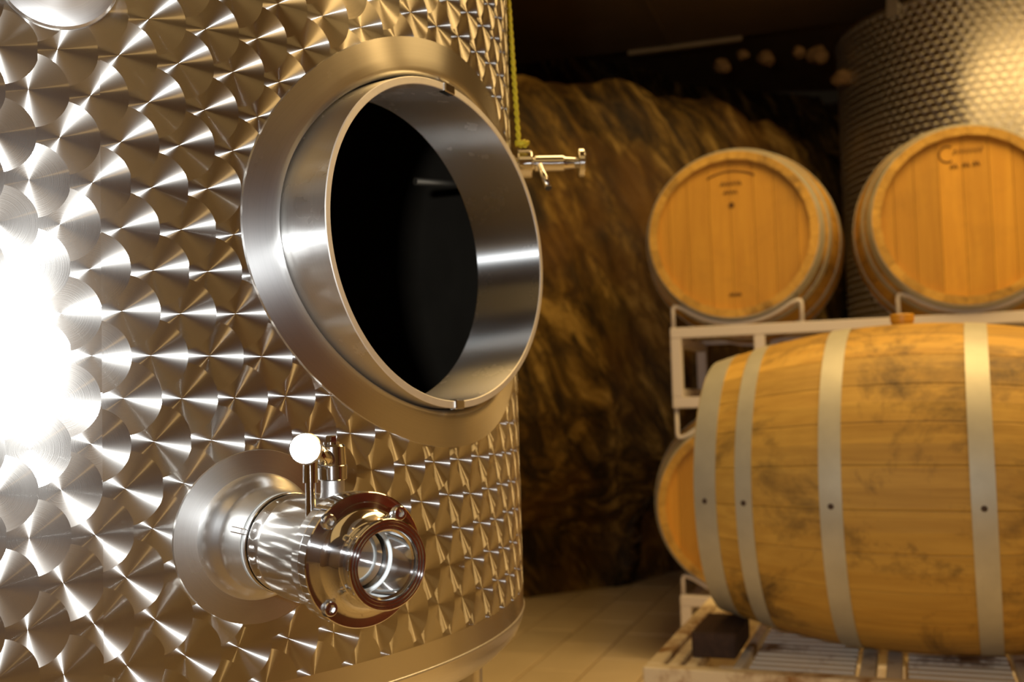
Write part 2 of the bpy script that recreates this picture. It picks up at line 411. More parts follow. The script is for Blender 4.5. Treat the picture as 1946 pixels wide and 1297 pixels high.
for (z, off) in rows:
    for k in range(NS + 1):
        p, nn = wall_at(LN[-1] * k / NS)
        q = p + nn * off + EZ * z
        ds = q.x * 0.86 + q.z * 0.5                       # across the dipping beds
        h = 0.10 * noise.noise(Vector((q.x * 0.9, q.y * 0.9, q.z * 0.9))) + 0.075 * noise.noise(Vector((ds * 4.0, q.y * 1.5, q.z * 0.8 + 5))) + 0.05 * noise.noise(Vector((ds * 10, q.y * 4, q.z * 2.5))) + 0.02 * noise.noise(q * 13)
        if z < 0.02: h = 0
        vs_.append(q - nn * h * (1.0 if off < 0.9 else 1.4) + (EZ * h * 0.5 if z > 2.3 else Vector()))
for i in range(len(rows) - 1):
    for k in range(NS): fs_.append((i*(NS+1)+k, i*(NS+1)+k+1, (i+1)*(NS+1)+k+1, (i+1)*(NS+1)+k))
wm.add(vs_, fs_, True)
wall_back = tag(wm.build('wall_back', MT['rock']), 'rough brown rock face with steeply dipping beds behind the barrels', kind='structure')
def rock_lump(seed, r):
    bm = bmesh.new(); bmesh.ops.create_icosphere(bm, subdivisions=2, radius=1.0)
    for v in bm.verts:
        d = v.co.normalized(); v.co = d * r * (1 + 0.45 * noise.noise(d * 1.3 + Vector((seed * 3.1, 0, 0)))); v.co.z *= 0.85
    me = bpy.data.meshes.new('stone'); bm.to_mesh(me); bm.free()
    return me
for i, (px, py, r, dep) in enumerate([(1374, 126, 0.045, 5.5), (1412, 104, 0.034, 5.55), (1456, 112, 0.045, 5.5), (1518, 99, 0.036, 5.35), (1556, 105, 0.055, 5.4), (1603, 148, 0.055, 5.3)]):
    o = link('stone', rock_lump(i, r), MT['stone'], wall_back); o.location = at_depth(px, py, dep)

# ceiling slab whose far edge runs across the cellar, with a pale strip added for the light along part of that edge
CZ = 3.05
p1, p2 = at_z(1090, 110, CZ), at_z(1600, 42, CZ)
ed = (p2 - p1).normalized()
mb = MB(); q1, q2 = p1 - ed * 6.0, p2 + ed * 5.0
nb = Vector((ed.y, -ed.x, 0));  nb = nb if nb.y < 0 else -nb
vv = [q1, q2, q2 + nb * 12, q1 + nb * 12]
ceiling = tag(MB().add([tuple(p) for p in vv] + [tuple(p + EZ * 0.2) for p in vv], [(0,1,2,3), (7,6,5,4), (0,4,5,1), (1,5,6,2), (2,6,7,3), (3,7,4,0)]).build('ceiling', MT['ceiling'], recalc=True), 'dark brown boarded cellar ceiling', kind='structure')
for k in range(6):
    s0 = p1 + ed * (-1.9 + k * 1.25)
    MB().box((-0.008, 0, -0.006), (0.008, 9.0, 0.002), frame(s0, ed, nb, EZ)).build('board_joint', MT['ceiling'], ceiling)
s0, s1 = at_z(1195, 101, CZ), at_z(1410, 70, CZ)
MB().box((0, -0.01, -0.018), ((s1 - s0).dot(ed), 0.03, 0.06), frame(s0, ed, nb, EZ)).build('lit_edge_strip', MT['lit_edge'], ceiling)
tag(MB().box((-3.6, -3.5, 0), (5.2, -3.4, 3.7)).build('wall_rear', MT['brown']), 'plain brown plaster wall behind the viewpoint', kind='structure')
tag(MB().box((-3.7, -3.5, 0), (-3.6, 4.5, 3.7)).build('wall_left', MT['plaster']), 'ochre plaster cellar wall on the left', kind='structure')
tag(MB().box((5.2, -3.5, 0), (5.3, 9.0, 3.7)).build('wall_right', MT['plaster']), 'ochre plaster cellar wall on the right', kind='structure')
tag(MB().box((5.14, -2.6, 0), (5.2, 0.55, 2.75)).build('reflection_panel', MT['maroon']), 'wide dark red panel added on the right wall to be mirrored in the valve', kind='structure')  # unseen red panel, added only for its reflection in the valve
tag(MB().box((-3.7, 3.0, 3.7), (5.3, 9.5, 3.8)).build('ceiling_recess', MT['ceiling']), 'dark rock roof over the recess', kind='structure')

# ------------------------------------------------------------------ the big tank
tank = tag(empty('steel_tank', AX), 'large engine-turned stainless steel wine tank with an open oval manhole, nearest the camera', 'wine tank')
def cyl(a, z, off=0.0, rr=None):
    r = (rr or R) + off; return Vector((r * sin(a), -r * cos(a), z))
MA, MZ = 1.0918, 0.2764 * R + HC
RH, RV, FH, FV = 0.3629 * R, 0.2876 * R, 0.4294 * R, 0.3551 * R
ZT = HC + 1.05
def hole_pt(t, eh, ev, off=0.0, rr=None):
    r = (rr or R) + off; x = eh * cos(t); a = MA + math.asin(max(-1, min(1, x / r)))
    return cyl(a, MZ + ev * sin(t), off, rr)
def shell_mesh(rr, hole=None, z0=None, z1=None, flip=False):
    b = MB()
    da, dz = 0.56, 0.26
    NA = 150
    angs = [MA - da + 2 * da * k / 40 for k in range(41)] + [MA + da + (2 * pi - 2 * da) * k / 110 for k in range(1, 110)]
    zs = sorted(set([z0 + (MZ - dz - z0) * k / 4 for k in range(5)] + [MZ - dz + 2 * dz * k / 10 for k in range(11)] + [MZ + dz + (z1 - MZ - dz) * k / 6 for k in range(7)]))
    n = len(angs); vs = [cyl(a, z, 0, rr) for z in zs for a in angs]; fs = []
    for i in range(len(zs) - 1):
        inz = zs[i] > MZ - dz - 1e-6 and zs[i+1] < MZ + dz + 1e-6
        for k in range(n):
            if hole and inz and k < 40: continue
            fs.append((i*n+k, i*n+(k+1) % n, (i+1)*n+(k+1) % n, (i+1)*n+k))
    b.add(vs, fs, True)
    if hole:
        K = 120; J = 8; vs = []; fs = []
        for j in range(J + 1):
            for k in range(K):
                t = 2 * pi * k / K; c, s = cos(t), sin(t)
                m_ = max(abs(c), abs(s)); ra, rz = MA + da * c / m_, MZ + dz * s / m_
                x = hole[0] * c; ha = MA + math.asin(x / rr); hz = MZ + hole[1] * s
                q = j / J; vs.append(cyl(ha + (ra - ha) * q, hz + (rz - hz) * q, 0, rr))
        for j in range(J):
            for k in range(K): fs.append((j*K+k, (j+1)*K+k, (j+1)*K+(k+1) % K, j*K+(k+1) % K))
        b.add(vs, fs, True)
    return b
tag(shell_mesh(R, (RH + 0.018, RV + 0.018), ZB, ZT).build('shell', MT['pattern'], tank), 'overlapping circular polishing marks on the shell')
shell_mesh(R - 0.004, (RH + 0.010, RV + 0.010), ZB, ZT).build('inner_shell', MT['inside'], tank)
MB().lathe([(ZB, R), (ZB - 0.010, R - 0.001), (ZB - 0.022, R - 0.006), (ZB - 0.034, R - 0.018), (ZB - 0.046, R - 0.05), (ZB - 0.07, 0.3), (ZB - 0.085, 0)], 128).build('bottom', MT['brushed'], tank)
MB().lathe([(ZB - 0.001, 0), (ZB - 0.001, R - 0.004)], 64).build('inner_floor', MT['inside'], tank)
MB().lathe([(ZT, R), (ZT + 0.012, R - 0.004), (ZT + 0.10, 0.25), (ZT + 0.11, 0)], 128).build('top', MT['brushed'], tank)
MB().tube([cyl(2 * pi * k / 160, ZB) for k in range(160)], 0.0016, 6, closed=True).build('weld_seam', MT['dull'], tank)
for k in range(3):
    a = math.radians(84) + 2 * pi * k / 3
    lg = MB().lathe([(0, 0), (0, 0.045), (0.008, 0.045), (0.008, 0.024), (ZB - 0.028, 0.024), (ZB - 0.028, 0)], 24, Matrix.Translation((0.525 * sin(a), -0.525 * cos(a), 0)))
    lg.build('leg', MT['brushed'], tank)

# manhole: pressed reinforcing plate, oval collar, sawn rim
b = MB(); K = 160
prof = [(0.030, -0.0120), (0.050, -0.0070), (0.085, -0.0032), (0.13, -0.0006), (0.19, 0.0010), (0.28, 0.0017), (0.5, 0.0018), (0.8, 0.0018), (0.992, 0.0018)]
vs_ = []; fs_ = []
for (q, off) in prof:
    for k in range(K):
        t = 2 * pi * k / K
        vs_.append(hole_pt(t, RH + (FH - RH) * q, RV + (FV - RV) * q, off))
for i in range(len(prof) - 1):
    for k in range(K): fs_.append((i*K+k, (i+1)*K+k, (i+1)*K+(k+1) % K, i*K+(k+1) % K))
b.add(vs_, fs_, True)
ev = [hole_pt(2*pi*k/K, RH + (FH-RH)*0.992, RV + (FV-RV)*0.992, 0.0018) for k in range(K)] + [hole_pt(2*pi*k/K, FH, FV, -0.0005) for k in range(K)]
b.add(ev, [(k, K+k, K+(k+1) % K, (k+1) % K) for k in range(K)], True)
manhole_plate = b
TILT = 0.0129
mn = Vector((sin(MA), -cos(MA), 0)); mt = Vector((cos(MA), sin(MA), 0))
mn2 = (mn * cos(TILT) + EZ * sin(TILT)).normalized(); mk2 = (EZ * cos(TILT) - mn * sin(TILT)).normalized()
MF = frame(mn * R + EZ * MZ, mt, mk2, mn2)               # manhole frame: z points out of the tank
TH = 0.0078
MT['collar'] = mat_turned('collar_steel', rough=0.33, aniso=0.72, origin=mn * R + EZ * MZ, axis=mn2, share=0.35, r2=0.26)
MT['plate'] = mat_turned('brushed_plate_steel', rough=0.36, aniso=0.6, origin=mn * R + EZ * MZ, axis=mn2, share=0.4, r2=0.25)
manhole_plate.build('manhole_plate', MT['plate'], tank)
FR = 0.003
def oval(b, prof, M):
    # prof: (axial, inset from the outer oval)
    for i in range(len(prof) - 1):
        vs = []
        for (ax_, ins) in prof[i:i+2]:
            for k in range(K):
                t = 2 * pi * k / K; vs.append(((RH - ins) * cos(t), (RV - ins) * sin(t), ax_))
        b.add(vs, [(k, (k+1) % K, K + (k+1) % K, K + k) for k in range(K)], True, M)
b = MB(); oval(b, [(-0.085, 0), (FR - 0.0008, 0)], MF); oval(b, [(FR - 0.0008, TH), (-0.085, TH)], MF); oval(b, [(-0.085, TH), (-0.085, 0)], MF)
collar = b.build('manhole_collar', MT['collar'], tank)
b = MB(); oval(b, [(FR - 0.0008, 0), (FR, 0.0008)], MF); oval(b, [(FR, 0.0008), (FR, TH - 0.0008)], MF); oval(b, [(FR, TH - 0.0008), (FR - 0.0008, TH)], MF)
tag(b.build('rim', MT['rim'], collar), 'pale sawn edge of the collar')
def manhole_local(px, py):
    Mi = (Matrix.Translation(AX) @ MF).inverted(); o = Mi @ EYE; d = Mi.to_3x3() @ ray(px, py); k = (FR - o.z) / d.z; return o + d * k
for (px, py, wd) in ((853, 183, 0.020), (872, 768, 0.017)):
    l = manhole_local(px, py); t = math.atan2(l.y / RV, l.x / RH)
    c = Vector(((RH - TH / 2) * cos(t), (RV - TH / 2) * sin(t), 0)); tg = Vector((-RH * sin(t), RV * cos(t), 0)).normalized(); rd = Vector((tg.y, -tg.x, 0))
    nb_ = MB().box((-wd / 2, -0.0052, -0.004), (wd / 2, 0.0052, FR + 0.0022), MF @ frame(c, tg, rd, Vector((0, 0, 1))), bev=0.0012)
    tag(nb_.build('hinge_tab', MT['plain'], collar), 'small bright tab set in the rim')

# rod inside the tank
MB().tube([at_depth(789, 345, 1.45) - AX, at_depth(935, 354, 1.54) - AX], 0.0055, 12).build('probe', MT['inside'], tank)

def on_tank(px, py):
    d = ray(px, py); o = EYE - AX; a = d.x**2 + d.y**2; bq = o.x*d.x + o.y*d.y; c = o.x**2 + o.y**2 - R*R
    t = (-bq - sqrt(bq*bq - a*c)) / a; p = o + d * t; return math.atan2(p.x, -p.y), p.z
def disc_on_shell(az, z, prof, n=96):
    # prof: (radius, offset from the shell)
    b = MB()
    segs = []; cur = [prof[0]]
    for i in range(1, len(prof)):
        cur.append(prof[i])
        if i + 1 < len(prof) and (Vector(prof[i]) - Vector(prof[i-1])).angle(Vector(prof[i+1]) - Vector(prof[i])) > 0.4: segs.append(cur); cur = [prof[i]]
    segs.append(cur)
    for sg in segs:
        vs = []; fs = []
        for (r, off) in sg:
            for k in range(n):
                t = 2 * pi * k / n; vs.append(cyl(az + math.asin(r * cos(t) / (R + off)), z + r * sin(t), off))
        for i in range(len(sg) - 1):
            for k in range(n): fs.append((i*n+k, (i+1)*n+k, (i+1)*n+(k+1) % n, i*n+(k+1) % n))
        b.add(vs, fs, True)
    return b
a_, z_ = on_tank(110, -52)
MT['boss'] = mat_turned('brushed_boss_steel', rough=0.42, aniso=0.3, origin=cyl(a_, z_), axis=cyl(a_, 0).normalized(), share=0.6, r2=0.36)
tag(disc_on_shell(a_, z_, [(0.0005, 0.006), (0.030, 0.006), (0.040, 0.0058), (0.0455, 0.0045), (0.047, 0.002), (0.047, -0.001)]).build('boss_disc', MT['boss'], tank), 'plain brushed round disc at the top left')

# outlet stub and its plate
VA, VZ = 0.6694, -0.1102 + HC
PSI, EL = 0.6871, -0.018
va = Vector((sin(PSI) * cos(EL), -cos(PSI) * cos(EL), sin(EL))); vx = Vector((cos(PSI), sin(PSI), 0)); vy = va.cross(vx)
VB = cyl(VA, VZ)
VF = frame(VB, vx, vy, va)
MT['outlet'] = mat_turned('brushed_outlet_steel', rough=0.40, aniso=0.4, origin=VB, axis=va, share=0.6, r2=0.25)
disc_on_shell(VA, VZ, [(0.036, 0.0018), (0.060, 0.0018), (0.0737, 0.0018), (0.0743, -0.0005)]).build('outlet_plate', MT['outlet'], tank)
stub = MB().lathe([(-0.003, 0.0545), (0.003, 0.0538), (0.0070, 0.0526), (0.0110, 0.0505), (0.0145, 0.0478), (0.0175, 0.0448), (0.0200, 0.0430), (0.0240, 0.0420), (0.034, 0.0416), (0.052, 0.0415), (0.052, 0.036)], 96, VF)
stub = stub.build('outlet_stub', MT['outlet'], tank)

# ------------------------------------------------------------------ butterfly valve
VW = Matrix.Translation(AX) @ VF
valve = tag(empty('butterfly_valve', M=VW), 'polished steel butterfly valve with open pipe end on the tank outlet', 'valve')
def part(name, prof, mat, n=96, M=None, parent=None, **kw):
    return MB().lathe(prof, n, M, **kw).build(name, MT[mat], parent or valve)
part('union_ring', [(0.0556, 0.036), (0.0556, 0.0405), (0.0565, 0.0412), (0.060, 0.0412), (0.061, 0.0405)], 'turned')
tag(part('gasket', [(0.0528, 0.0390), (0.0528, 0.0409), (0.0552, 0.0409), (0.0552, 0.0390)], 'white_seal'), 'thin white gasket')
part('liner', [(0.061, 0.0400), (0.066, 0.0400), (0.070, 0.0395), (0.080, 0.0395), (0.086, 0.040)], 'mirror')
MB().box((-0.0025, 0.0, 0.036), (0.0025, 0.0445, 0.056), Matrix.Rotation(math.radians(72), 4, 'Z') @ Matrix.Translation((0, 0, 0)), bev=0.0008).build('locating_key', MT['dull'], valve)
body = part('body', [(0.086, 0.030), (0.086, 0.0423), (0.0868, 0.0430), (0.134, 0.0430), (0.1345, 0.0440), (0.1515, 0.0440), (0.1515, 0.0425)], 'turned')
part('back_flange', [(0.152, 0.030), (0.152, 0.0480), (0.1527, 0.0487), (0.1623, 0.0487), (0.163, 0.0480), (0.163, 0.03)], 'turned')
face = part('front_flange', [(0.1636, 0.024), (0.1636, 0.0489), (0.1643, 0.0494), (0.1738, 0.0494), (0.1745, 0.0487), (0.1745, 0.0385), (0.1752, 0.0362), (0.1775, 0.0338), (0.1805, 0.0318), (0.1840, 0.0303), (0.1865, 0.0296)], 'mirror', sharp=0.6)
part('pipe_end', [(0.1865, 0.0296), (0.1869, 0.0288), (0.1895, 0.0282), (0.1925, 0.0284), (0.1960, 0.0297), (0.1990, 0.0316), (0.2003, 0.0322), (0.2015, 0.0325), (0.2048, 0.0325), (0.2054, 0.0321), (0.2057, 0.0315),
      (0.2057, 0.0303), (0.2047, 0.0300), (0.2047, 0.0292), (0.2057, 0.0289), (0.2057, 0.0278), (0.2047, 0.0275), (0.2047, 0.0267), (0.2057, 0.0264), (0.2057, 0.0253),
      (0.2050, 0.0250), (0.2010, 0.0246), (0.2004, 0.0232), (0.160, 0.0232)], 'mirror', sharp=0.35)
tag(part('seal_ring', [(0.1700, 0.0235), (0.1702, 0.0222), (0.1710, 0.0218), (0.1722, 0.0218), (0.1730, 0.0222), (0.1732, 0.0235)], 'white_seal', sharp=1.0), 'white ring seal inside the pipe')
part('valve_disc', [(0.160, 0.0232), (0.163, 0.0215), (0.1655, 0.012), (0.1665, 0.0)], 'turned')
ang = [(-0.0306, 0.0306), (0.0290, 0.0314), (-0.0303, -0.0309), (0.0300, -0.0306)]
for (sx, sy) in ang:
    T = Matrix.Translation((sx, sy, 0.1745))
    sc = MB().lathe([(-0.001, 0.0), (-0.001, 0.0062), (0.0, 0.0062), (0.0002, 0.0059)], 32, T).build('screw_seat', MT['black'], valve)
    sh = MB().lathe([(-0.004, 0.0054), (0.0026, 0.0054), (0.0032, 0.0048), (0.0032, 0.0031)], 32, T)
    sh.lathe([(0.0032, 0.0031), (0.0005, 0.0027)], 6, T, smooth=False)
    sh.lathe([(0.0005, 0.0027), (0.0005, 0.0)], 6, T, smooth=False)
    sh.build('socket_screw', MT['plain'], valve)
# stem, hub, lever with its plunger knob (all in the valve's own frame; y is up)
Vi = VW.inverted(); eyeL = Vi @ EYE
def vray(px, py, dist_from, dist):
    d = (Vi.to_3x3() @ ray(px, py)).normalized(); o = eyeL - dist_from
    bq = o.dot(d); c = o.dot(o) - dist * dist; disc = bq * bq - c
    t = -bq - sqrt(max(disc, 0)); return eyeL + d * t
SZ = 0.1275
def yup(y0, x, z): return Matrix.Translation((x, y0, z)) @ Matrix.Rotation(-pi / 2, 4, 'X')
part('stem', [(0.0, 0.0135), (0.0008, 0.0125), (0.003, 0.0098), (0.006, 0.0092), (0.0165, 0.0090)], 'dull', 40, yup(0.0395, 0, SZ))
hub = part('lever_hub', [(0.0, 0.0), (0.0, 0.0105), (0.0008, 0.0112), (0.011, 0.0114), (0.0115, 0.0109), (0.0255, 0.0100), (0.0272, 0.0088), (0.0272, 0.0)], 'turned', 40, yup(0.0555, 0, SZ))
part('washer', [(0.0, 0.0), (0.0, 0.0062), (0.0018, 0.0062), (0.0018, 0.0)], 'mirror', 32, yup(0.0828, -0.001, SZ), parent=hub)
part('hex_bolt', [(0.0, 0.0046), (0.0042, 0.0046), (0.0048, 0.0040), (0.0048, 0.0)], 'mirror', 6, yup(0.0846, -0.001, SZ), parent=hub, smooth=False)
hc = Vector((0, 0.0690, SZ))
kf = vray(580, 853, hc, 0.047)                           # centre of the knob's bright end
kd = (kf - hc).normalized()
fl_ = Vi @ fl.matrix_world.translation
kd = ((eyeL - kf).normalized() + (fl_ - kf).normalized()).normalized()   # the end faces camera and flash
kx = Vector((0, 1, 0)).cross(kd).normalized(); ky = kd.cross(kx)
KF = frame(kf, kx, ky, kd)
knob = part('knob', [(-0.021, 0.0), (-0.021, 0.0100), (-0.0195, 0.0112), (-0.0012, 0.0118), (0.0, 0.0108), (0.0, 0.0)], 'satin', 48, KF)
kb = kf - kd * 0.020
MB().tube([hc - Vector((0, 0.001, 0)), kb], [0.0085, 0.0078], 24).build('lever_arm', MT['mirror'], valve)
pp = kf - kd * 0.010
pm = Vector((pp.x, 0.0, pp.z))
dpin = (Vi.to_3x3() @ ray(590, 920)).normalized()
tp = (pm.z - eyeL.z) / dpin.z; pm.x = (eyeL + dpin * tp).x
ytop = pp.y - 0.006; ybot = sqrt(max(0.0430**2 - pm.x**2, 0.0)) - 0.001
part('plunger_pin', [(0.0, 0.0038), (0.0565 - ybot, 0.0038), (0.0565 - ybot, 0.0055), (ytop - ybot, 0.0055)], 'mirror', 28, yup(ybot, pm.x, pm.z))

# ------------------------------------------------------------------ sampling tap and rope on the far side of the tank
TA = math.radians(93.0); tz = at_depth(990, 304, 1.39).z
tv = Vector((sin(TA), -cos(TA), 0.0)).normalized(); tx = Vector((cos(TA), sin(TA), 0)); ty = tv.cross(tx)
TB = AX + cyl(TA, tz, 0.006)
TW = frame(TB, tx, ty, tv)
tap = tag(empty('sampling_tap', M=TW), 'small steel sampling tap with round knob on the far edge of the tank', 'tap')
def tpart(name, prof, mat, n=40, M=None): return MB().lathe(prof, n, M).build(name, MT[mat], tap)
tpart('neck', [(-0.010, 0.012), (0.0, 0.012), (0.001, 0.0085), (0.004, 0.0085)], 'mirror')
tpart('clamp_nut', [(0.004, 0.0085), (0.004, 0.0185), (0.0052, 0.0200), (0.0215, 0.0200), (0.0228, 0.0190), (0.0228, 0.009)], 'mirror', 40)
tpart('barrel_pipe', [(0.0228, 0.0085), (0.0265, 0.0085), (0.0275, 0.0108), (0.066, 0.0108), (0.0690, 0.0090), (0.0865, 0.0072)], 'mirror')
tpart('turn_knob', [(0.0860, 0.0), (0.0860, 0.0185), (0.0873, 0.0198), (0.0935, 0.0198), (0.0948, 0.0185), (0.0948, 0.0)], 'turned', 48)
s0, s1 = at_depth(1026, 314, 1.372), at_depth(1042, 357, 1.355)
Ti = TW.inverted()
MB().tube([Ti @ s0, Ti @ s1], 0.0042, 16).build('spout', MT['mirror'], tap)
d_ = (s1 - s0).normalized()
MB().tube([Ti @ s1, Ti @ (s1 + d_ * 0.0012)], 0.0044, 16).build('spout_mouth_shade', MT['black'], tap)  # solid black cap painted in for the dark opening
r0, r1 = at_depth(966, 0, 1.39), at_depth(986, 272, 1.39)
rd_ = (r1 - r0); r00 = r0 - rd_ * 2.62
b = MB(); pts = [[], []]
n = 360
for i in range(n + 1):
    c = r00.lerp(r1, i / n); th = i * 0.62
    for s_ in (0, 1): pts[s_].append(c + Vector((cos(th + pi * s_), sin(th + pi * s_), 0)) * 0.0017)
for s_ in (0, 1): b.tube(pts[s_], 0.0021, 6)
knot = [r1 + Vector((0.004 + 0.008 * cos(t * 0.9), 0.006 * sin(t * 0.9), 0.003 * sin(t * 2.1) - 0.001)) for t in range(14)]
b.tube(knot, 0.0026, 6)
tag(b.build('rope', MT['rope']), 'thin twisted yellow rope hanging down the tank edge to the tap', 'rope')

# ------------------------------------------------------------------ barrels (axis along local x, belly resting at z = 0)
HL, RBel, REnd = 0.432, 0.362, 0.292
def brad(x): return RBel - (RBel - REnd) * (abs(x) / HL) ** 2.0
NSV = 26
def stave_mesh():
    b = MB(); nx = 18; da = pi / NSV; gap = 0.0005; T = 0.027
    vs = []; fs = []
    for i in range(nx + 1):
        x = -HL + 2 * HL * i / nx; r = brad(x)
        for (rr, aa) in ((r - 0.0008, -da + gap / r), (r, -da + 0.010), (r + 0.0006, 0), (r, da - 0.010), (r - 0.0008, da - gap / r), (r - T, da - gap / r), (r - T, -da + gap / r)):
            vs.append((x, rr * sin(aa), rr * cos(aa)))
    q = 7
    for i in range(nx):
        for k in range(q): fs.append((i*q+k, i*q+(k+1) % q, (i+1)*q+(k+1) % q, (i+1)*q+k))
    fs.append(tuple(range(q))); fs.append(tuple(nx*q + k for k in reversed(range(q))))
    b.add(vs, fs, False); return b.mesh('stave')
stave_me = stave_mesh(); stave_me.materials.append(MT['stave'])
bm = bmesh.new(); bm.from_mesh(stave_me); bmesh.ops.recalc_face_normals(bm, faces=bm.faces[:]); bm.to_mesh(stave_me); bm.free()
HOOPS = [(-0.405, 0.050), (-0.318, 0.036), (-0.139, 0.044), (0.139, 0.044), (0.318, 0.036), (0.405, 0.050)]
def hoop_mesh(x, wd):
    b = MB(); t = 0.0018
    xs = [x - wd / 2, x, x + wd / 2]
    Mx = Matrix.Rotation(pi / 2, 4, 'Y')
    pr = [(q, brad(q) + 0.0004) for q in xs] ; po = [(q, brad(q) + 0.0004 + t) for q in xs]
    b.lathe([pr[0], po[0], po[1], po[2], pr[2]], 96, Mx, sharp=0.8)
    return b.mesh('hoop')
hoop_mes = []
for (x, wd) in HOOPS:
    me = hoop_mesh(x, wd); me.materials.append(MT['hoop']); hoop_mes.append((x, wd, me))
rv_me = MB().lathe([(-0.002, 0.006), (0.0010, 0.006), (0.0022, 0.004), (0.0026, 0.0)], 12).mesh('rivet'); rv_me.materials.append(MT['rivet'])
RHD = brad(HL - 0.032) - 0.022
board_w = [0.060, 0.078, 0.070, 0.082, 0.074, 0.080, 0.066, 0.06]
def head_boards():
    out = []; tot = 2 * RHD; sc = tot / sum(board_w); y = -RHD
    for bw in board_w:
        y0, y1 = y, y + bw * sc; y = y1; g = 0.0006
        ys = [y0 + g + (y1 - y0 - 2*g) * k / 6 for k in range(7)]
        top = [(q, sqrt(max(RHD**2 - q*q, 1e-6))) for q in ys]
        loop = top + [(q, -h) for (q, h) in reversed(top)]
        b = MB(); n = len(loop)
        vs = [(-0.011, q, h) for (q, h) in loop] + [(0.011, q, h) for (q, h) in loop]
        fs = [tuple(range(n)), tuple(n + k for k in reversed(range(n)))] + [(k, k + n, (k+1) % n + n, (k+1) % n) for k in range(n)]
        me = b.add(vs, fs).mesh('head_board'); me.materials.append(MT['head'])
        bm = bmesh.new(); bm.from_mesh(me); bmesh.ops.recalc_face_normals(bm, faces=bm.faces[:]); bm.to_mesh(me); bm.free()
        out.append(me)
    return out
head_mes = head_boards()
bung_me = MB().lathe([(-0.02, 0.0), (-0.02, 0.020), (0.002, 0.024), (0.004, 0.026), (0.018, 0.026), (0.020, 0.024), (0.020, 0.0)], 32).mesh('bung'); bung_me.materials.append(MT['bung'])
def make_barrel(center, axis, label, group=None, bung_up=True, roll=0.0, rivet_roll=None):
    ax_ = axis.normalized(); ay = EZ.cross(ax_).normalized()
    root = empty('wine_barrel', M=frame(center - EZ * RBel, ax_, ay, EZ))
    tag(root, label, 'barrel', group)
    C = Matrix.Translation((0, 0, RBel))
    for k in range(NSV): link('stave', stave_me, None, root, C @ Matrix.Rotation(roll + 2 * pi * k / NSV, 4, 'X'))
    for i, (x, wd, me) in enumerate(hoop_mes):
        h = link('hoop', me, None, root, C)
        ra = (rivet_roll if rivet_roll is not None else 0.7)
        link('rivet', rv_me, None, h, Matrix.Rotation(ra, 4, 'X') @ Matrix.Translation((x, 0, brad(x) + 0.0018)))
    for s_ in (-1, 1):
        for me in head_mes: link('head_board', me, None, root, C @ Matrix.Translation((s_ * (HL - 0.032), 0, 0)))
    bg = link('bung', bung_me, None, root, C @ Matrix.Translation((-0.012, 0, RBel + 0.003)))
    tag(bg, 'yellow silicone bung')
    return root
# the barrel lying across the front, seen from its side
phf = math.radians(24.1); axf = Vector((cos(phf), -sin(phf), 0))
cF = at_depth(1741, 923, 2.37)
barrel_front = make_barrel(cF, axf, 'big oak barrel lying sideways on the pallet, with a yellow bung', 'oak barrels', roll=0.05, rivet_roll=math.radians(92))
# the barrels in the rack
hUL, hUR = at_depth(1391, 438, 3.65), at_depth(1838, 416, 3.39)
zU = (hUL.z + hUR.z) / 2; hUL.z = zU; hUR.z = zU
PITCHZ = 0.95
bUL = make_barrel(hUL + E1 * HL, E1, 'left of the two oak barrels on the upper rack, facing forward against the rock', 'oak barrels', roll=0.1, rivet_roll=2.4)
bUR = make_barrel(hUR + E1 * HL, E1, 'right upper oak barrel on the rack, in front of the far steel tank', 'oak barrels', roll=0.17, rivet_roll=2.0)
dn = EZ * PITCHZ
bLL = make_barrel(hUL + E1 * HL - dn - E2 * 0.004, E1, 'lower oak barrel peeping out behind the left end of the big front barrel', 'oak barrels', roll=0.02, rivet_roll=2.2)
bLR = make_barrel(hUR + E1 * HL - dn, E1, 'lower right oak barrel in the rack, hidden behind the big front barrel', 'oak barrels', roll=0.13, rivet_roll=2.2)
# burnt-in marks on the two upper heads (too blurred in the photograph to read as letters)
def mark(barrel, strokes, name, r=0.0022):
    # strokes in metres on the front head, x to the right as seen, z up from the head centre
    b = MB(); x0 = -(HL - 0.032) - 0.0115
    for st in strokes:
        b.tube([(x0, -p[0], RBel + p[1]) for p in st], r, 6)
    o = b.build(name, MT['char'], barrel); o.scale = (1, 1, 1); return o
def arc(cx, cz, r, a0, a1, n=12): return [(cx + r * cos(math.radians(a0 + (a1 - a0) * k / n)), cz + r * sin(math.radians(a0 + (a1 - a0) * k / n))) for k in range(n + 1)]
def wiggle(x0, x1, z, h, n): return [(x0 + (x1 - x0) * k / n, z + (h if k % 2 else 0)) for k in range(n + 1)]
tag(mark(bUL, [arc(0.0, 0.05, 0.175, 118, 62), wiggle(-0.035, 0.035, 0.175, 0.014, 12), wiggle(-0.025, 0.02, 0.145, 0.012, 8)], 'brand_mark', 0.003), 'faint burnt lettering near the top of the head')
mark(bUL, [arc(0.0, 0.105, 0.006, 0, 340)], 'knot_mark', 0.0045)
mark(bUL, [wiggle(-0.018, 0.020, -0.215, 0.010, 8)], 'cooper_stamp', 0.0032)
tag(mark(bUR, [arc(-0.048, 0.208, 0.026, 60, 300), wiggle(-0.03, 0.058, 0.206, 0.017, 13)], 'brand_mark', 0.0028), 'burnt script lettering near the top of the head')
mark(bUR, [wiggle(-0.040, -0.020, 0.160, 0.014, 4), wiggle(-0.004, 0.016, 0.162, 0.014, 4), wiggle(0.028, 0.046, 0.164, 0.014, 4)], 'cooper_stamp', 0.0032)

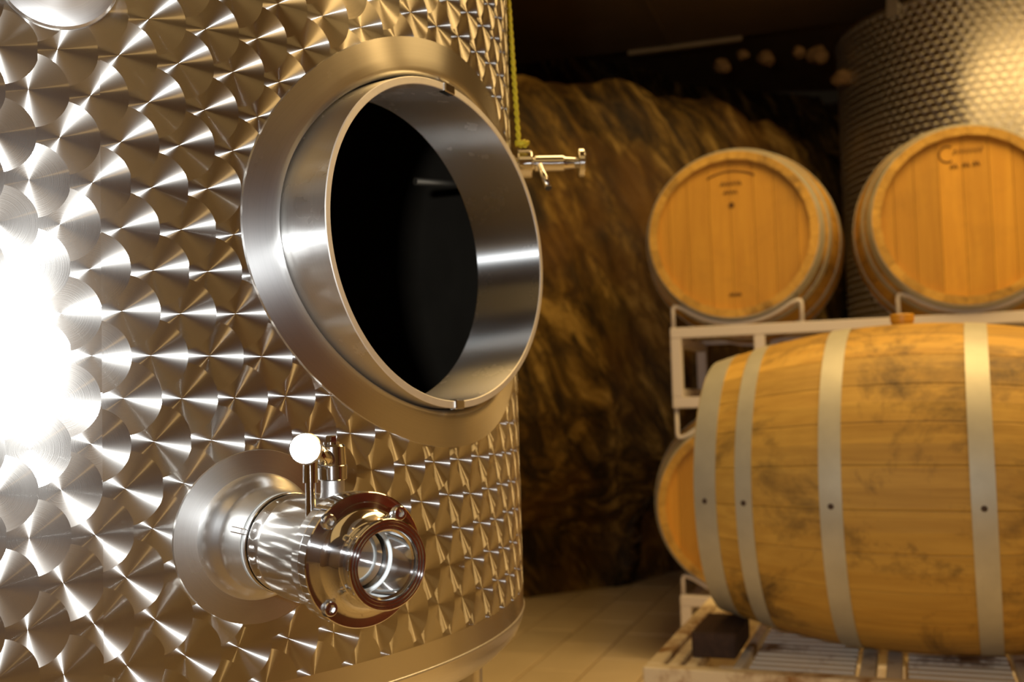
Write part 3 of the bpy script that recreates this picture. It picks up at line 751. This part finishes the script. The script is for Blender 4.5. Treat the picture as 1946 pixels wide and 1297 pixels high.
# ------------------------------------------------------------------ steel barrel racks
def make_rack(origin, height, label, lower):
    # local x along the rack (E2), y into depth (E1), z up; origin = front left foot
    root = tag(empty('barrel_rack', M=frame(origin, E2, E1, EZ)), label, 'barrel rack', 'barrel racks')
    W_, D_, T = RW, 0.62, 0.038
    for y in (0.0, D_ - T):
        MB().box((0, y, height - T), (W_, y + T, height), bev=0.003).build('rail', MT['rack'], root)
        MB().box((0, y, 0), (W_, y + T, T), bev=0.003).build('rail', MT['rack'], root)
        for x in (0, 0.29, W_ - 0.29 - T, W_ - T):
            MB().box((x, y + 0.0005, T), (x + T, y + T - 0.0005, height - T), bev=0.003).build('post', MT['rack'], root)
    for x in (0, W_ - T):
        for z in (0.03, height - T - 0.03):
            if lower and z < 0.1: continue
            MB().box((x, T, z + 0.0005), (x + T, D_ - T, z + T - 0.0005), bev=0.003).build('cross_tube', MT['rack'], root)
    return root
T_ = 0.038
fp = at_depth(1273, 632, 3.73)                           # upper front left corner of the upper rack
XC = [(hUL - fp).dot(E2), (hUR - fp).dot(E2)]            # barrel centres along the rack
RW = XC[1] + XC[0]
RHGT = 0.285
zTop = fp.z + 0.015
yF = (hUL - fp).dot(E1)
upper = make_rack(Vector((fp.x, fp.y, zTop - RHGT)), RHGT, 'white steel barrel rack carrying the two upper barrels', False)
zTopL = zTop - PITCHZ + 0.01
lower = make_rack(Vector((fp.x, fp.y, 0.0)), zTopL, 'low white steel barrel rack standing on the floor under the lower barrels', True)
def cradles(root, h, zc, below=None):
    for y in (0.019, 0.62 - 0.019):
        xb = abs(y - (yF + HL)); rb = brad(min(xb, HL)) + 0.0035 + 0.008
        for cx_ in XC:
            def arcpts(zc_, sgn, half=0.185):
                pts = []
                for k in range(17):
                    x = -half + 2 * half * k / 16; pts.append((cx_ + x, y, zc_ - sgn * sqrt(rb * rb - x * x)))
                return pts
            ap = arcpts(zc, 1)
            pts = [(cx_ - 0.222, y, h - 0.004), (cx_ - 0.222, y, ap[0][2] + 0.012)] + ap + [(cx_ + 0.222, y, ap[-1][2] + 0.012), (cx_ + 0.222, y, h - 0.004)]
            MB().tube(rounded(pts, 0.025, 4), 0.0075, 8).build('cradle', MT['rack'], root)
            if below is not None:
                ap = arcpts(below, -1)
                pts = [(cx_ - 0.222, y, 0.004), (cx_ - 0.222, y, ap[0][2] - 0.012)] + ap + [(cx_ + 0.222, y, ap[-1][2] - 0.012), (cx_ + 0.222, y, 0.004)]
                MB().tube(rounded(pts, 0.025, 4), 0.0075, 8).build('cradle', MT['rack'], root)
cradles(upper, RHGT, zU - (zTop - RHGT), zU - PITCHZ - (zTop - RHGT))
cradles(lower, zTopL, zU - PITCHZ)

# ------------------------------------------------------------------ pallet under the front barrel, and its chock
pz = cF.z - RBel - 0.002
php = math.radians(20.5); P1 = Vector((sin(php), cos(php), 0)); P2 = Vector((cos(php), -sin(php), 0))
pc = at_z(1221, 1268, pz)
pallet = tag(empty('pallet', M=frame(Vector((pc.x, pc.y, 0)), P2, P1, EZ)), 'rust-streaked white pallet carrying the big front barrel', 'pallet')
PD, PW = 0.80, 1.16
def pb(name, lo, hi, mat='pallet', bev=0.003): return MB().box(lo, hi, bev=bev).build(name, MT[mat], pallet)
pb('front_beam', (0, 0, pz - 0.125), (PW, 0.035, pz)); pb('rear_beam', (0, PD - 0.035, pz - 0.125), (PW, PD, pz))
pb('base_runner', (0, 0, 0), (PW, 0.09, 0.05)); pb('base_runner', (0, PD - 0.09, 0), (PW, PD, 0.05))
for x in (0.0, PW / 2 - 0.06, PW - 0.12):
    for y in (0.0, PD - 0.09): pb('foot_block', (x, y, 0.05), (x + 0.12, y + 0.09, pz - 0.125))
y0, y1 = 0.036, PD - 0.036
for (xa, xb) in ((0.0, 0.034), (0.046, 0.072), (0.084, 0.108), (0.185, 0.205), (0.44, 0.472), (0.492, 0.524), (0.745, 0.777), (0.797, 0.829), (1.03, 1.055), (1.07, 1.10), (1.12, 1.16)):
    pb('deck_bar', (xa, y0, pz - 0.03), (xb, y1, pz - (0.0 if xa < 0.2 else 0.002)), 'pallet' if xa < 0.11 or xa > 1.0 else 'rib')
rb_me = None
for (xa, xb) in ((0.215, 0.43), (0.535, 0.735), (0.84, 1.02)):
    nr = 18
    for k in range(nr):
        y = y0 + (y1 - y0) * (k + 0.15) / nr
        pb('rib', (xa, y, pz - 0.022), (xb, y + (y1 - y0) / nr * 0.56, pz - 0.005), 'rib', bev=0.0015)
ck = at_z(1315, 1250, pz + 0.0005)
wood = tag(empty('wooden_chock', M=frame(ck, P2, P1, EZ)), 'dark wooden block wedged under the left end of the front barrel', 'wooden block')
bm_ = MB().box((0.0, 0.0, 0.0), (0.098, 0.21, 0.056), bev=0.004); bm_.build('block', MT['chock'], wood)

# ------------------------------------------------------------------ unseen dark red drum, added for the valve to mirror
drum = tag(empty('reflection_drum', (1.98, 0.02, 0)), 'dark red drum added out of view right of the camera, mirrored in the valve flange', 'drum')
MT['drum'] = mat_plain('maroon_plastic', (0.15, 0.012, 0.014), 0.45, var=0.1)
MB().lathe([(0, 0), (0, 0.27), (0.02, 0.285), (0.30, 0.29), (0.31, 0.297), (0.33, 0.297), (0.34, 0.29), (0.66, 0.29), (0.67, 0.297), (0.69, 0.297), (0.70, 0.29), (0.93, 0.285), (0.95, 0.27), (0.95, 0)], 64).build('body', MT['drum'], drum)
MB().lathe([(0.951, 0), (0.951, 0.292), (0.985, 0.292), (0.985, 0.27), (0.975, 0.265), (0.975, 0)], 64).build('lid', MT['drum'], drum)
MB().lathe([(0.952, 0.2925), (0.952, 0.298), (0.972, 0.298), (0.972, 0.2925)], 64).build('clamp_band', MT['brushed'], drum)

# ------------------------------------------------------------------ the far steel tank
az = math.atan((1905 - 973) / F); R2 = 0.74; D2 = 5.9
C2 = Vector((sin(az) * D2, cos(az) * D2, 0))
tank2 = tag(empty('steel_tank', C2), 'tall patterned steel tank in the far right corner behind the upper barrel', 'wine tank')
ZT2 = at_depth(1622, 86, D2 * 0.93).z
MT['pattern2'] = mat_pattern('far_engine_turned_steel', R2, 0.13, 0.0, 0.0232, 0.0345, 0.0300, 0.30)
MB().lathe([(0.28, R2), (ZT2, R2)], 160).build('shell', MT['pattern2'], tank2)
MB().lathe([(0.16, 0), (0.18, 0.3), (0.22, R2 - 0.05), (0.26, R2 - 0.008), (0.28, R2)], 96).build('bottom', MT['brushed'], tank2)
MB().lathe([(ZT2 - 0.012, R2 + 0.0005), (ZT2 - 0.010, R2 + 0.008), (ZT2, R2 + 0.010), (ZT2 + 0.008, R2 + 0.004), (ZT2 + 0.008, R2 - 0.015), (ZT2 - 0.03, 0.25), (ZT2 - 0.03, 0)], 128).build('top_rim', MT['brushed'], tank2)
for k in range(3):
    a = 2 * pi * k / 3 + 0.4
    MB().lathe([(0, 0), (0, 0.05), (0.01, 0.05), (0.01, 0.028), (0.24, 0.028)], 20, Matrix.Translation((0.52 * sin(a), -0.52 * cos(a), 0))).build('leg', MT['brushed'], tank2)
# lifting lug with an eye, standing on the rim
la = min((abs(973 + F * (C2.x + R2 * sin(a)) / (C2.y - R2 * cos(a)) - 1731), a) for a in [-az - 1.35 + 0.01 * k for k in range(135)])[1]
def lug(a):
    b = MB(); n = 24; L = 0.030; H = 0.105; hr = 0.012; hz = H - 0.032; yy = 0.004
    outer = []; inner = []
    for k in range(n):
        t = 2 * pi * k / n; inner.append((hr * cos(t), hz + hr * sin(t)))
        c, s = cos(t), sin(t)
        if s >= 0: outer.append((0.026 * c, hz + 0.030 * s))
        else:
            m_ = max(abs(c), abs(s)); outer.append(((0.026 + 0.014 * -s) * c / m_, hz + (hz + 0.05) * s / m_ if abs(s) > 1e-9 else hz))
    vs = [(x, -yy, z) for x, z in outer] + [(x, -yy, z) for x, z in inner] + [(x, yy, z) for x, z in outer] + [(x, yy, z) for x, z in inner]
    fs = []
    for k in range(n):
        j = (k + 1) % n
        fs += [(k, j, n + j, n + k), (2*n + j, 2*n + k, 3*n + k, 3*n + j), (k, 2*n + k, 2*n + j, j), (n + k, n + j, 3*n + j, 3*n + k)]
    b.add(vs, fs, False, frame(cyl(a, ZT2, 0.014, R2), Vector((cos(a), sin(a), 0)), Vector((-sin(a), cos(a), 0)), EZ)); return b
for k in range(3): lug(la + 2 * pi * k / 3).build('lifting_lug', MT['rim'], tank2, recalc=True)
